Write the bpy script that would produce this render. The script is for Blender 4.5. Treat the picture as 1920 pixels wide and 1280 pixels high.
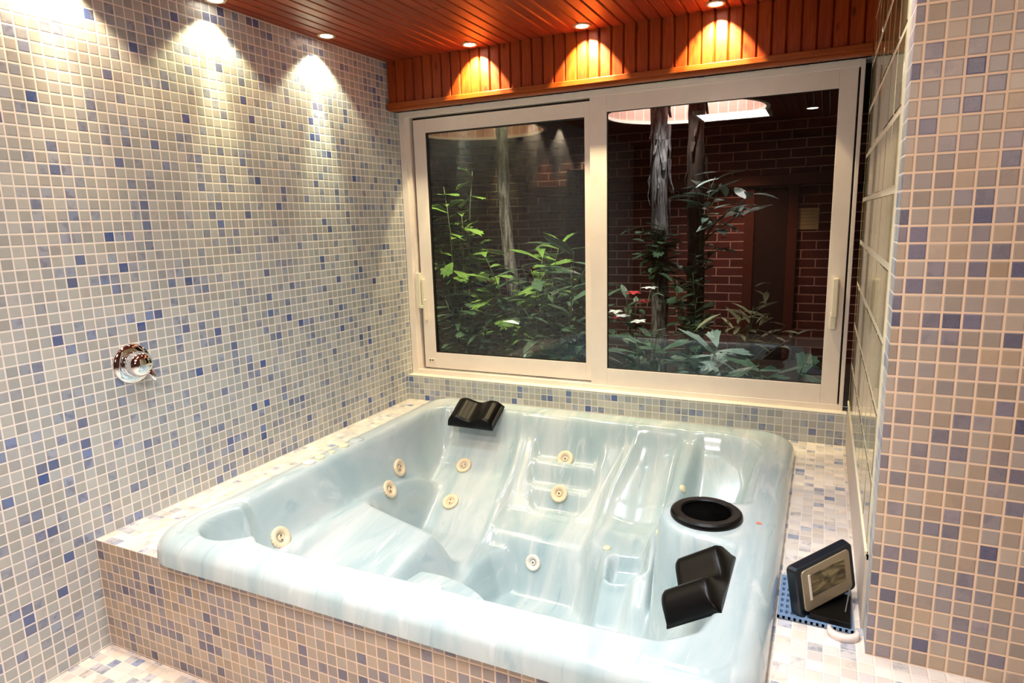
import bpy, math, random
import numpy as np
from mathutils import Vector, Matrix

random.seed(7)
rng = np.random.default_rng(11)
for o in list(bpy.data.objects):
    bpy.data.objects.remove(o)
scn = bpy.context.scene
COL = scn.collection
PI = math.pi
U = 0.036                       # mosaic pitch in metres

# ------------------------------------------------------------------ camera
cam_d = bpy.data.cameras.new('camera')
cam = bpy.data.objects.new('camera', cam_d)
COL.objects.link(cam)
cam_d.sensor_width = 36.0
cam_d.lens = 1212.4 / 1920 * 36
cam_d.clip_start = 0.02
Rr = ((0.90238508, 0.42999418, -0.02839335), (0.0538367, -0.17786336, -0.98258141), (-0.42755442, 0.8851382, -0.18365071))
cam.matrix_world = Matrix(((Rr[0][0], -Rr[1][0], -Rr[2][0], 2.21736),
                           (Rr[0][1], -Rr[1][1], -Rr[2][1], -3.14485),
                           (Rr[0][2], -Rr[1][2], -Rr[2][2], 1.04187),
                           (0, 0, 0, 1)))
scn.camera = cam

# ------------------------------------------------------------------ world, exposure
w = bpy.data.worlds.new('world'); scn.world = w; w.use_nodes = True
w.node_tree.nodes['Background'].inputs[0].default_value = (0.02, 0.02, 0.03, 1)
w.node_tree.nodes['Background'].inputs[1].default_value = 0.15
vs = scn.view_settings
vs.view_transform = 'Standard'; vs.look = 'None'; vs.gamma = 1.0; vs.exposure = 0.30; vs.use_curve_mapping = False

# ------------------------------------------------------------------ lights of the room (ceiling lamps and added fill)
def spot(loc, target, energy, col, half, blend, radius=0.02):
    l = bpy.data.lights.new('spot_light', 'SPOT'); l.energy = energy; l.color = col
    l.spot_size = math.radians(half * 2); l.spot_blend = blend; l.shadow_soft_size = radius
    o = bpy.data.objects.new('spot_light', l); COL.objects.link(o); o.location = loc
    o.rotation_euler = (Vector(target) - Vector(loc)).to_track_quat('-Z', 'Y').to_euler()
    return o
def area(loc, target, sx, sy, energy, col):
    l = bpy.data.lights.new('area_light', 'AREA'); l.shape = 'RECTANGLE'; l.size = sx; l.size_y = sy
    l.energy = energy; l.color = col
    o = bpy.data.objects.new('area_light', l); COL.objects.link(o); o.location = loc
    o.rotation_euler = (Vector(target) - Vector(loc)).to_track_quat('-Z', 'Y').to_euler()
    return o
ZC = 1.908
# cool spots added over the tub to brighten it, no lamp seen there
for x, y, e in ((0.75, -1.0, 30), (1.75, -1.05, 24), (0.80, -1.80, 52), (1.75, -1.80, 54)):
    spot((x, y, 1.895), (x, y, 0), e, (0.87, 0.945, 1.0), 45, 0.9, 0.06)
# square ceiling light near the viewer, reflected in the right pane
area((1.45, -2.85, 1.88), (1.45, -2.85, 0.0), 0.55, 0.45, 33, (1.0, 0.89, 0.82))
area((3.1, -4.5, 1.86), (2.7, -2.2, 0.3), 0.9, 0.9, 22, (1.0, 0.80, 0.64))  # warm fill added behind the camera for riser and pier, source unseen
# downlights over the tub rim, wall washers and fascia lamps: (x, y, core energy, spill energy, colour)
WASH = [(0.083, -0.609, 46, 15, (1.0, 0.95, 0.62)), (0.075, -1.203, 34, 15, (1.0, 0.84, 0.46)),
        (0.075, -1.80, 26, 22, (1.0, 0.72, 0.44)), (0.075, -2.40, 18, 22, (1.0, 0.74, 0.50))]
FASC = [(0.573, -0.128), (1.164, -0.132), (1.754, -0.135)]
for x, y, e1, e2, c in WASH:
    spot((x, y, 1.895), (x - 0.07, y, 0.9), e1, c, 17, 1.0, 0.012)
    spot((x, y, 1.895), (x, y, 0), e2, c, 52, 0.35, 0.012)
for x, y in FASC:
    spot((x, y, 1.897), (x, y + .95, 0), 27, (1.0, 0.80, 0.44), 42, 0.10, 0.012)
    spot((x, y, 1.897), (x, y + .95, 0), 34, (1.0, 0.86, 0.50), 32, 0.15, 0.012)
for x, y in ((0.95, -2.15), (1.65, -2.15), (2.2, -1.5)):
    spot((x, y, 1.895), (x, y, 0), 22, (1.0, 0.95, 0.90), 40, 0.6, 0.04)

# ------------------------------------------------------------------ node helpers
class NT:
    def __init__(s, name):
        s.m = bpy.data.materials.new(name); s.m.use_nodes = True
        s.t = s.m.node_tree; s.b = s.t.nodes['Principled BSDF']; s.out = s.t.nodes['Material Output']
    def n(s, typ, **kw):
        nd = s.t.nodes.new(typ)
        for k, v in kw.items(): setattr(nd, k, v)
        return nd
    def put(s, sock, v):
        if v is None: return
        if hasattr(v, 'is_output'): s.t.links.new(v, sock)
        else: sock.default_value = v
    def math(s, op, a, b=None, c=None):
        nd = s.n('ShaderNodeMath', operation=op)
        for i, v in enumerate((a, b, c)): s.put(nd.inputs[i], v)
        return nd.outputs[0]
    def mix(s, f, a, b, bt='MIX'):
        nd = s.n('ShaderNodeMix', data_type='RGBA', blend_type=bt)
        s.put(nd.inputs[0], f); s.put(nd.inputs[6], a); s.put(nd.inputs[7], b)
        return nd.outputs[2]
    def ramp(s, f, stops, interp='LINEAR'):
        nd = s.n('ShaderNodeValToRGB'); cr = nd.color_ramp; cr.interpolation = interp
        while len(cr.elements) < len(stops): cr.elements.new(0.5)
        for e, (p, c) in zip(cr.elements, stops):
            e.position = p; e.color = (*c, 1) if len(c) == 3 else c
        s.put(nd.inputs[0], f); return nd.outputs[0]
    def sst(s, x, a, b):
        nd = s.n('ShaderNodeMapRange', interpolation_type='SMOOTHSTEP')
        s.put(nd.inputs[0], x); nd.inputs[1].default_value = a; nd.inputs[2].default_value = b
        return nd.outputs[0]
    def pos(s, scale=None, rot=None):
        g = s.n('ShaderNodeNewGeometry').outputs['Position']
        if scale is None: return g
        mp = s.n('ShaderNodeMapping'); s.put(mp.inputs[0], g); mp.inputs['Scale'].default_value = scale
        if rot: mp.inputs['Rotation'].default_value = rot
        return mp.outputs[0]
    def noise(s, vec, scale, detail=3, rough=0.5, dist=0.0):
        nd = s.n('ShaderNodeTexNoise'); s.put(nd.inputs['Vector'], vec)
        nd.inputs['Scale'].default_value = scale; nd.inputs['Detail'].default_value = detail
        nd.inputs['Roughness'].default_value = rough; nd.inputs['Distortion'].default_value = dist
        return nd.outputs['Fac']
    def bump(s, h, strength=0.3, dist=0.002):
        nd = s.n('ShaderNodeBump'); nd.inputs['Strength'].default_value = strength
        nd.inputs['Distance'].default_value = dist; s.put(nd.inputs['Height'], h)
        s.put(s.b.inputs['Normal'], nd.outputs[0])
    def set(s, **kw):
        for k, v in kw.items():
            s.put(s.b.inputs[{'color': 'Base Color', 'rough': 'Roughness', 'metal': 'Metallic', 'spec': 'Specular IOR Level',
                              'coat': 'Coat Weight', 'coat_rough': 'Coat Roughness', 'ec': 'Emission Color', 'es': 'Emission Strength',
                              'trans': 'Transmission Weight', 'ior': 'IOR', 'sss': 'Subsurface Weight'}[k]], v)
        return s.m
def plain(name, col, rough=0.5, **kw):
    t = NT(name); n = t.noise(t.pos(), 14, 2)
    c = t.mix(n, (*[v * 0.93 for v in col], 1), (*[min(1, v * 1.05) for v in col], 1))
    return t.set(color=c, rough=rough, **kw)

COOL = [(0.0, (0.45, 0.47, 0.45)), (0.30, (0.42, 0.45, 0.45)), (0.50, (0.38, 0.42, 0.44)), (0.66, (0.46, 0.46, 0.44)), (0.76, (0.33, 0.38, 0.45)),
        (0.88, (0.28, 0.33, 0.43)), (0.95, (0.18, 0.24, 0.41)), (0.985, (0.05, 0.10, 0.30))]
WARM_LIT = [(0.0, (0.47, 0.365, 0.265)), (0.28, (0.42, 0.335, 0.26)), (0.50, (0.33, 0.275, 0.255)), (0.64, (0.48, 0.36, 0.25)), (0.74, (0.31, 0.265, 0.27)),
        (0.86, (0.24, 0.21, 0.25)), (0.96, (0.15, 0.14, 0.205)), (0.99, (0.06, 0.065, 0.15))]  # same tile as the left wall, warm light mixed into its colours
PALE = [(0.0, (0.80, 0.73, 0.67)), (0.30, (0.86, 0.77, 0.67)), (0.55, (0.75, 0.69, 0.67)), (0.74, (0.88, 0.78, 0.66)), (0.88, (0.62, 0.60, 0.63)),
        (0.97, (0.46, 0.48, 0.57)), (0.994, (0.20, 0.28, 0.50))]
def tiles(name, axes, pal, grout, off=(0, 0), seed=0.0, gw=0.055, tint=(0.10, 0.12, 0.23)):
    t = NT(name)
    sp = t.n('ShaderNodeSeparateXYZ'); t.put(sp.inputs[0], t.pos())
    co = []
    for ax, of in zip(axes, off):
        co.append(t.math('ADD', t.math('DIVIDE', sp.outputs['xyz'.index(ax)], U), 500 + of))
    cell = t.n('ShaderNodeCombineXYZ')
    t.put(cell.inputs[0], t.math('FLOOR', co[0])); t.put(cell.inputs[1], t.math('FLOOR', co[1])); cell.inputs[2].default_value = seed
    wn = t.n('ShaderNodeTexWhiteNoise', noise_dimensions='3D'); t.put(wn.inputs['Vector'], cell.outputs[0])
    base = t.ramp(wn.outputs['Value'], pal)
    hs = t.n('ShaderNodeHueSaturation'); t.put(hs.inputs['Color'], base)
    sc = t.n('ShaderNodeSeparateColor'); t.put(sc.inputs[0], wn.outputs['Color'])
    t.put(hs.inputs['Value'], t.math('MULTIPLY_ADD', sc.outputs[1], 0.34, 0.83))
    t.put(hs.inputs['Saturation'], t.math('MULTIPLY_ADD', sc.outputs[2], 0.5, 0.75))
    n1 = t.noise(t.pos(), 34, 3, 0.55)
    thr = t.math('MULTIPLY', t.sst(n1, 0.46, 0.66), t.math('MULTIPLY_ADD', t.sst(sc.outputs[0], 0.55, 1.0), 0.62, 0.06))
    c = t.mix(thr, hs.outputs[0], (*tint, 1))
    n2 = t.noise(t.pos(), 420, 2, 0.6)
    c = t.mix(t.math('MULTIPLY', n2, 0.22), c, (0.62, 0.60, 0.55, 1))
    fr = [t.math('FRACT', v) for v in co]
    d = None
    for f in fr:
        e = t.math('MINIMUM', f, t.math('SUBTRACT', 1.0, f))
        d = e if d is None else t.math('MINIMUM', d, e)
    m = t.sst(d, gw * 0.85, gw * 1.35)
    g = t.mix(t.noise(t.pos(), 30, 3), (*grout, 1), (*[v * 0.86 for v in grout], 1))
    col = t.mix(m, g, c)
    t.set(color=col, rough=t.math('MULTIPLY_ADD', m, -0.48, 0.78), spec=0.45)
    h = t.math('ADD', t.sst(d, gw * 0.6, gw * 2.6), t.math('MULTIPLY', t.noise(t.pos(), 90, 2), 0.25))
    t.bump(h, 0.55, 0.0012)
    return t.m
GR = (0.93, 0.88, 0.82)
M_left = tiles('mosaic_left', 'yz', COOL, GR, (0, 0), 1)
M_back = tiles('mosaic_back', 'xz', COOL, (0.72, 0.72, 0.68), (0, 0.1), 2)
M_riser = tiles('mosaic_riser', 'xz', WARM_LIT, (0.90, 0.71, 0.57), (0, 0), 3, tint=(0.12, 0.11, 0.19))
M_pier = tiles('mosaic_pier', 'xz', WARM_LIT, (0.94, 0.70, 0.50), (-0.003, 0.02), 4, tint=(0.13, 0.115, 0.18))  # riser and pier grout carry the painted warm light too
M_jamb = tiles('mosaic_jamb', 'yz', COOL, (0.80, 0.76, 0.70), (0, 0), 5)
M_deck = tiles('mosaic_deck', 'xy', PALE, (0.93, 0.83, 0.72), (0, 0), 6, 0.035)
M_floor = tiles('mosaic_floor', 'xy', PALE, (0.93, 0.83, 0.72), (0.4, 0.3), 7, 0.035)

def wood(name, along, across, w0, cols, rough=0.45):
    t = NT(name)
    sp = t.n('ShaderNodeSeparateXYZ'); t.put(sp.inputs[0], t.pos())
    idx = t.math('FLOOR', t.math('DIVIDE', sp.outputs['xyz'.index(across)], w0))
    wn = t.n('ShaderNodeTexWhiteNoise', noise_dimensions='1D'); t.put(wn.inputs['W'], idx)
    cv = t.n('ShaderNodeCombineXYZ')
    t.put(cv.inputs['xyz'.index(across)], t.math('MULTIPLY', sp.outputs['xyz'.index(across)], 60.0))
    t.put(cv.inputs['xyz'.index(along)], t.math('ADD', t.math('MULTIPLY', sp.outputs['xyz'.index(along)], 4.0), t.math('MULTIPLY', idx, 7.3)))
    g = t.noise(cv.outputs[0], 1.6, 5, 0.6, 0.6)
    c = t.mix(t.sst(g, 0.3, 0.7), (*cols[0], 1), (*cols[1], 1))
    c = t.mix(t.math('MULTIPLY', wn.outputs['Value'], 0.45), c, (*cols[2], 1))
    ck = t.n('ShaderNodeCombineXYZ')
    t.put(ck.inputs['xyz'.index(across)], t.math('MULTIPLY', sp.outputs['xyz'.index(across)], 24.0))
    t.put(ck.inputs['xyz'.index(along)], t.math('ADD', t.math('MULTIPLY', sp.outputs['xyz'.index(along)], 9.0), t.math('MULTIPLY', idx, 3.1)))
    vo = t.n('ShaderNodeTexVoronoi'); t.put(vo.inputs['Vector'], ck.outputs[0]); vo.inputs['Scale'].default_value = 0.6
    c = t.mix(t.sst(vo.outputs['Distance'], 0.16, 0.05), c, (*[v * 0.45 for v in cols[0]], 1))
    t.set(color=c, rough=rough, spec=0.4)
    t.bump(g, 0.2, 0.001)
    return t.m
M_ceil = wood('wood_ceiling', 'y', 'x', 0.058, ((0.19, 0.024, 0.006), (0.31, 0.052, 0.011), (0.11, 0.011, 0.003)))
M_fasc = wood('wood_fascia', 'z', 'x', 0.058, ((0.27, 0.030, 0.0012), (0.40, 0.066, 0.002), (0.18, 0.015, 0.001)))
M_rail = wood('wood_rail', 'x', 'z', 0.3, ((0.30, 0.055, 0.002), (0.42, 0.090, 0.004), (0.22, 0.034, 0.002)))

M_alu = plain('white_aluminium', (0.88, 0.78, 0.70), 0.28, spec=0.5)
M_seal = plain('black_seal', (0.012, 0.009, 0.008), 0.5)
M_caulk = plain('caulk', (0.86, 0.80, 0.70), 0.5)
M_handle = plain('white_plastic', (0.82, 0.76, 0.62), 0.3)
M_chrome = plain('chrome', (0.85, 0.85, 0.87), 0.06, metal=1.0)
M_black = plain('black_rubber', (0.0025, 0.0022, 0.0022), 0.33, spec=0.22)
M_hole = plain('dark_hole', (0.02, 0.008, 0.005), 0.6)
M_jet = plain('cream_plastic', (0.86, 0.70, 0.48), 0.35)
M_jet2 = plain('pale_plastic', (0.86, 0.80, 0.72), 0.35)
M_cream = plain('yellowed_plastic', (0.86, 0.82, 0.55), 0.35)
M_navy = plain('navy_plastic', (0.004, 0.009, 0.016), 0.30)
M_blue = plain('blue_plastic', (0.17, 0.27, 0.44), 0.45)
M_bezel = plain('champagne_plastic', (0.42, 0.35, 0.24), 0.28, metal=0.35)
M_pink = plain('pinkish_strip', (0.66, 0.56, 0.47), 0.5)

def mat_screen():
    t = NT('dull_screen')
    n = t.noise(t.pos((10, 10, 26), (0.3, 0.5, 0.2)), 1.5, 3, 0.5, 1.2)
    c = t.ramp(n, [(0.35, (0.05, 0.04, 0.02)), (0.5, (0.16, 0.13, 0.06)), (0.62, (0.30, 0.25, 0.13))])
    return t.set(color=c, rough=0.15)
M_screen = mat_screen()

def mat_acrylic():
    t = NT('marbled_acrylic')
    p = t.pos((5.2, 1.0, 1.3), (0, 0, 0.10))
    n = t.noise(p, 1.5, 5, 0.55, 0.9)
    n2 = t.noise(t.pos((12, 2.0, 2.5), (0, 0, 0.12)), 1.6, 4, 0.6, 0.7)
    c = t.ramp(n, [(0.30, (0.37, 0.495, 0.53)), (0.44, (0.43, 0.545, 0.575)), (0.55, (0.50, 0.595, 0.615)), (0.66, (0.58, 0.65, 0.66)), (0.80, (0.44, 0.555, 0.585))])
    c = t.mix(t.math('MULTIPLY', t.sst(n2, 0.61, 0.70), 0.35), c, (0.22, 0.37, 0.46, 1))
    c = t.mix(t.math('MULTIPLY', t.sst(n2, 0.42, 0.32), 0.38), c, (0.76, 0.79, 0.80, 1))
    return t.set(color=c, rough=0.20, spec=0.5, coat=0.5, coat_rough=0.10)
M_tub = mat_acrylic()

def mat_pane():
    t = NT('window_glass')
    tr = t.n('ShaderNodeBsdfTransparent'); tr.inputs[0].default_value = (0.80, 0.84, 0.82, 1)
    gl = t.n('ShaderNodeBsdfGlossy'); gl.inputs['Roughness'].default_value = 0.004
    fr = t.n('ShaderNodeFresnel'); fr.inputs['IOR'].default_value = 1.62
    mx = t.n('ShaderNodeMixShader'); t.put(mx.inputs[0], fr.outputs[0]); t.put(mx.inputs[1], tr.outputs[0]); t.put(mx.inputs[2], gl.outputs[0])
    t.put(t.out.inputs[0], mx.outputs[0]); return t.m
M_pane = mat_pane()

def mat_block():
    t = NT('glass_block')
    n = t.noise(t.pos((3, 30, 1.2)), 1.2, 4, 0.6, 0.8)
    c = t.ramp(n, [(0.3, (0.14, 0.115, 0.04)), (0.5, (0.34, 0.29, 0.14)), (0.7, (0.48, 0.43, 0.27))])
    t.set(color=c, rough=0.07, spec=0.8, coat=0.5, coat_rough=0.03)
    t.bump(n, 0.08, 0.002)
    return t.m
M_block = mat_block()
M_joint = plain('block_joint', (0.86, 0.78, 0.58), 0.45)

def mat_brick(name, c1, c2, mortar, sx=0.26, sz=0.086, uv=False, rough=0.75):
    t = NT(name)
    if uv:
        g = t.n('ShaderNodeUVMap').outputs[0]
        sp = t.n('ShaderNodeSeparateXYZ'); t.put(sp.inputs[0], g); a, b = sp.outputs[0], sp.outputs[1]
    else:
        sp = t.n('ShaderNodeSeparateXYZ'); t.put(sp.inputs[0], t.pos())
        a = t.math('ADD', sp.outputs[0], sp.outputs[1]); b = sp.outputs[2]
    cv = t.n('ShaderNodeCombineXYZ'); t.put(cv.inputs[0], a); t.put(cv.inputs[1], b)
    br = t.n('ShaderNodeTexBrick'); t.put(br.inputs['Vector'], cv.outputs[0])
    br.inputs['Scale'].default_value = 1.0; br.inputs['Brick Width'].default_value = sx; br.inputs['Row Height'].default_value = sz
    br.inputs['Mortar Size'].default_value = 0.006; br.inputs['Mortar Smooth'].default_value = 0.2; br.inputs['Bias'].default_value = -0.1
    br.inputs['Color1'].default_value = (*c1, 1); br.inputs['Color2'].default_value = (*c2, 1); br.inputs['Mortar'].default_value = (*mortar, 1)
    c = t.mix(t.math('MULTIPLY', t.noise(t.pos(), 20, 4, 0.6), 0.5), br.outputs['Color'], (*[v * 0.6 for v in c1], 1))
    t.set(color=c, rough=rough)
    t.bump(t.math('SUBTRACT', 1.0, br.outputs['Fac']), 0.7, 0.004)
    return t.m
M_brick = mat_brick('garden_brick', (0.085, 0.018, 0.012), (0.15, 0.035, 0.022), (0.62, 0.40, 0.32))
M_shaft = mat_brick('shaft_brick', (0.60, 0.34, 0.26), (0.74, 0.46, 0.36), (0.86, 0.78, 0.70), 0.10, 0.30, True)
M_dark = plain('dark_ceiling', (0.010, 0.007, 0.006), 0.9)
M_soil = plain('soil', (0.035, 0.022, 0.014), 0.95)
M_darkwood = plain('dark_red_wood', (0.022, 0.007, 0.004), 0.5)
M_redwood = plain('red_wood_post', (0.09, 0.022, 0.009), 0.5)
M_plaster = plain('plaster', (0.62, 0.55, 0.47), 0.8)
M_rear = plain('dark_brown_panelling', (0.10, 0.03, 0.015), 0.5)
M_paper = plain('paper', (0.66, 0.55, 0.30), 0.7)
M_ink = plain('ink', (0.30, 0.22, 0.12), 0.7)

def emis(name, col, s):
    t = NT(name); t.set(color=(*col, 1), ec=(*col, 1), es=s); return t.m
M_bulb = emis('bulb', (1.0, 0.90, 0.74), 14)
M_sky = emis('daylight_panel', (1.0, 0.97, 0.95), 5)

def mat_leaf(name, c1, c2, c3, rough=0.35):
    t = NT(name); n = t.noise(t.pos(), 7, 3, 0.6); n2 = t.noise(t.pos(), 60, 2)
    c = t.mix(t.sst(n, 0.35, 0.65), (*c1, 1), (*c2, 1)); c = t.mix(t.math('MULTIPLY', t.sst(n2, 0.5, 0.7), 0.4), c, (*c3, 1))
    return t.set(color=c, rough=rough, spec=0.5)
M_leafA = mat_leaf('leaf_green', (0.08, 0.15, 0.025), (0.17, 0.26, 0.05), (0.30, 0.36, 0.12))
M_leafB = mat_leaf('leaf_deep', (0.045, 0.085, 0.045), (0.10, 0.15, 0.085), (0.20, 0.25, 0.18), 0.28)
M_leafC = mat_leaf('leaf_pale', (0.30, 0.26, 0.14), (0.45, 0.36, 0.22), (0.22, 0.26, 0.08))
M_leafD = mat_leaf('leaf_grey', (0.16, 0.22, 0.17), (0.28, 0.34, 0.28), (0.36, 0.42, 0.36))
M_stem = plain('green_stem', (0.10, 0.11, 0.045), 0.6)
def mat_bark(name, a, b):
    t = NT(name); n = t.noise(t.pos((20, 20, 2.5)), 2.0, 5, 0.65, 0.6)
    c = t.mix(t.sst(n, 0.38, 0.62), (*a, 1), (*b, 1)); t.set(color=c, rough=0.8); t.bump(n, 0.9, 0.01); return t.m
M_bark1 = mat_bark('bark_pale', (0.045, 0.026, 0.022), (0.36, 0.29, 0.30))
M_bark2 = mat_bark('bark_brown', (0.022, 0.008, 0.005), (0.075, 0.030, 0.018))
M_flower = plain('white_petal', (0.80, 0.72, 0.68), 0.5)
M_red = plain('red_petal', (0.50, 0.03, 0.03), 0.5)

# ------------------------------------------------------------------ mesh helpers
class MB:
    def __init__(s): s.v = []; s.f = []; s.mi = []; s.uv = {}
    def add(s, vs, fs, mi=0, M=None):
        b = len(s.v)
        s.v += [tuple(M @ Vector(v)) if M is not None else tuple(v) for v in vs]
        for f in fs: s.f.append([b + i for i in f]); s.mi.append(mi)
    def box(s, a, b, mi=0, M=None, mats6=None):
        x0, y0, z0 = a; x1, y1, z1 = b
        vs = [(x0, y0, z0), (x1, y0, z0), (x1, y1, z0), (x0, y1, z0), (x0, y0, z1), (x1, y0, z1), (x1, y1, z1), (x0, y1, z1)]
        fs = [(0, 3, 2, 1), (4, 5, 6, 7), (0, 1, 5, 4), (2, 3, 7, 6), (1, 2, 6, 5), (3, 0, 4, 7)]
        base = len(s.f); s.add(vs, fs, mi, M)
        if mats6:
            for k in range(6): s.mi[base + k] = mats6[k]
    def tube(s, pts, radii, n=10, mi=0, cap=True):
        pts = [Vector(p) for p in pts]; rings = []
        up = Vector((0.13, 0.21, 0.97))
        for i, p in enumerate(pts):
            d = (pts[min(i + 1, len(pts) - 1)] - pts[max(i - 1, 0)]).normalized()
            a = d.cross(up)
            if a.length < 1e-3: a = d.cross(Vector((1, 0, 0)))
            a.normalize(); b = d.cross(a)
            r = radii[i] if hasattr(radii, '__len__') else radii
            rings.append([p + (a * math.cos(2 * PI * k / n) + b * math.sin(2 * PI * k / n)) * r for k in range(n)])
        b0 = len(s.v); s.v += [tuple(q) for R in rings for q in R]
        for i in range(len(rings) - 1):
            for k in range(n):
                s.f.append([b0 + i * n + k, b0 + i * n + (k + 1) % n, b0 + (i + 1) * n + (k + 1) % n, b0 + (i + 1) * n + k]); s.mi.append(mi)
        if cap:
            s.f.append([b0 + k for k in range(n)][::-1]); s.mi.append(mi)
            s.f.append([b0 + (len(rings) - 1) * n + k for k in range(n)]); s.mi.append(mi)
    def lathe(s, prof, n=40, mi=0, M=None, rfun=None, closed=False):
        vs = []; fs = []
        for r, z in prof:
            for k in range(n):
                a = 2 * PI * k / n; rr = r * (rfun(a, r) if rfun else 1)
                vs.append((rr * math.cos(a), rr * math.sin(a), z))
        m = len(prof)
        for i in range(m - 1 + (1 if closed else 0)):
            j = (i + 1) % m
            for k in range(n):
                fs.append((i * n + k, i * n + (k + 1) % n, j * n + (k + 1) % n, j * n + k))
        if not closed:
            if prof[0][0] > 1e-6: fs.append(tuple(range(n))[::-1])
            if prof[-1][0] > 1e-6: fs.append(tuple((m - 1) * n + k for k in range(n)))
        s.add(vs, fs, mi, M)
    def build(s, name, mats, parent=None, smooth=False, bevel=0, loc=None):
        me = bpy.data.meshes.new(name); me.from_pydata(s.v, [], s.f); me.update()
        if not isinstance(mats, (list, tuple)): mats = [mats]
        for m in mats: me.materials.append(m)
        me.polygons.foreach_set('material_index', s.mi)
        if smooth: me.polygons.foreach_set('use_smooth', [True] * len(me.polygons))
        o = bpy.data.objects.new(name, me); COL.objects.link(o)
        if loc is not None: o.location = loc
        if parent: o.parent = parent
        if bevel:
            b = o.modifiers.new('bevel', 'BEVEL'); b.width = bevel; b.segments = 2; b.limit_method = 'ANGLE'
        return o
def thing(name, label, cat, loc=(0, 0, 0), group=None, kind=None):
    o = bpy.data.objects.new(name, None); COL.objects.link(o); o.location = loc; o.empty_display_size = 0.1
    o['label'] = label; o['category'] = cat
    if group: o['group'] = group
    if kind: o['kind'] = kind
    return o
def tag(o, label, cat, group=None, kind=None):
    o['label'] = label; o['category'] = cat
    if group: o['group'] = group
    if kind: o['kind'] = kind
    return o
def struct(o, label=None, cat=None):
    o['kind'] = 'structure'
    if label: o['label'] = label
    if cat: o['category'] = cat
    return o
def copy_tree(o, parent=None):
    c = o.copy(); COL.objects.link(c)
    if parent: c.parent = parent
    for ch in list(o.children): copy_tree(ch, c)
    return c
def frame(loc, zdir, xdir=(1, 0, 0)):
    z = Vector(zdir).normalized(); x = Vector(xdir); x = (x - z * x.dot(z)).normalized(); y = z.cross(x)
    return Matrix(((x.x, y.x, z.x, loc[0]), (x.y, y.y, z.y, loc[1]), (x.z, y.z, z.z, loc[2]), (0, 0, 0, 1)))

# ================================================================== THE ROOM
FZ = -11.15 * U          # floor level
CZ = 1.909               # ceiling level
YR = -5.0; XR = 4.4
YP = -42.9 * U           # face of the tiled pier
XG = 2.352               # glass block plane
# room planes
b = MB(); b.box((-0.12, YR, FZ), (0.0, 0.2, CZ + 0.05)); struct(b.build('wall_left', M_left), 'left wall of small grey and blue mosaic tiles', 'wall')
b = MB(); b.box((0.0, 0.0, FZ), (2.5, 0.14, 0.146)); b.box((0.0, 0.0, 1.655), (2.5, 0.14, CZ + 0.05))
struct(b.build('wall_back', M_back), 'low mosaic upstand below the sliding window', 'wall')
b = MB()
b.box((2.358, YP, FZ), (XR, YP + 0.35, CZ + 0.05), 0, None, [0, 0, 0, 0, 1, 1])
struct(b.build('wall_right', [M_pier, M_jamb]), 'projecting mosaic wall at right, its tiles tinted by painted warm light', 'wall')
b = MB(); b.box((XR, YR, FZ), (XR + 0.1, YP + 0.3, CZ + 0.05)); b.box((-0.1, YR - 0.1, FZ), (XR + 0.1, YR, CZ + 0.05))
struct(b.build('wall_front', M_rear), 'dark brown panelled wall behind the viewer', 'wall')
b = MB(); b.box((-0.1, YR, FZ - 0.1), (XR, -1.9, FZ)); struct(b.build('floor', M_floor), 'pale mosaic floor in front of the tub', 'floor')

# ceiling of narrow wooden boards running away from the viewer
b = MB(); W0 = 0.058; nb = int(XR / W0) + 1
b.box((-0.1, YR, CZ + 0.012), (XR + 0.1, 0.0, CZ + 0.05))
for i in range(nb):
    x0, x1 = i * W0 + 0.0012, (i + 1) * W0 - 0.0012; g = 0.005
    vs = []
    for y in (YR, -0.006):
        vs += [(x0, y, CZ + 0.02), (x0, y, CZ + 0.006), (x0 + g, y, CZ), (x1 - g, y, CZ), (x1, y, CZ + 0.006), (x1, y, CZ + 0.02)]
    b.add(vs, [(0, 1, 7, 6), (1, 2, 8, 7), (2, 3, 9, 8), (3, 4, 10, 9), (4, 5, 11, 10), (5, 4, 3, 2, 1, 0), (6, 7, 8, 9, 10, 11)])
struct(b.build('ceiling', M_ceil), 'ceiling of reddish brown wooden boards', 'ceiling')
# fascia over the window
fa = thing('trim_1', 'orange brown boarded wooden fascia above the window', 'fascia', (1.17, -0.04, 1.66), kind='structure')
b = MB()
for i in range(41):
    x0, x1 = i * W0 + 0.001, min((i + 1) * W0 - 0.001, 2.36); g = 0.006
    vs = []
    for z in (1.662, CZ):
        vs += [(x0, -0.012, z), (x0, -0.036, z), (x0 + g, -0.044, z), (x1 - g, -0.044, z), (x1, -0.036, z), (x1, -0.012, z)]
    b.add(vs, [(0, 1, 7, 6), (1, 2, 8, 7), (2, 3, 9, 8), (3, 4, 10, 9), (4, 5, 11, 10), (5, 4, 3, 2, 1, 0), (6, 7, 8, 9, 10, 11)])
b.box((0, -0.014, 1.662), (2.36, 0.0, CZ))
o = b.build('board_panel', M_fasc); o.parent = fa; o.matrix_parent_inverse = Matrix.Translation(fa.location).inverted()
b = MB(); b.box((0, -0.058, 1.668), (2.352, -0.038, 1.694)); b.box((0, -0.05, 1.655), (2.352, 0.03, 1.669))
o = b.build('rail', M_rail, bevel=0.003); o.parent = fa; o.matrix_parent_inverse = Matrix.Translation(fa.location).inverted()

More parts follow.
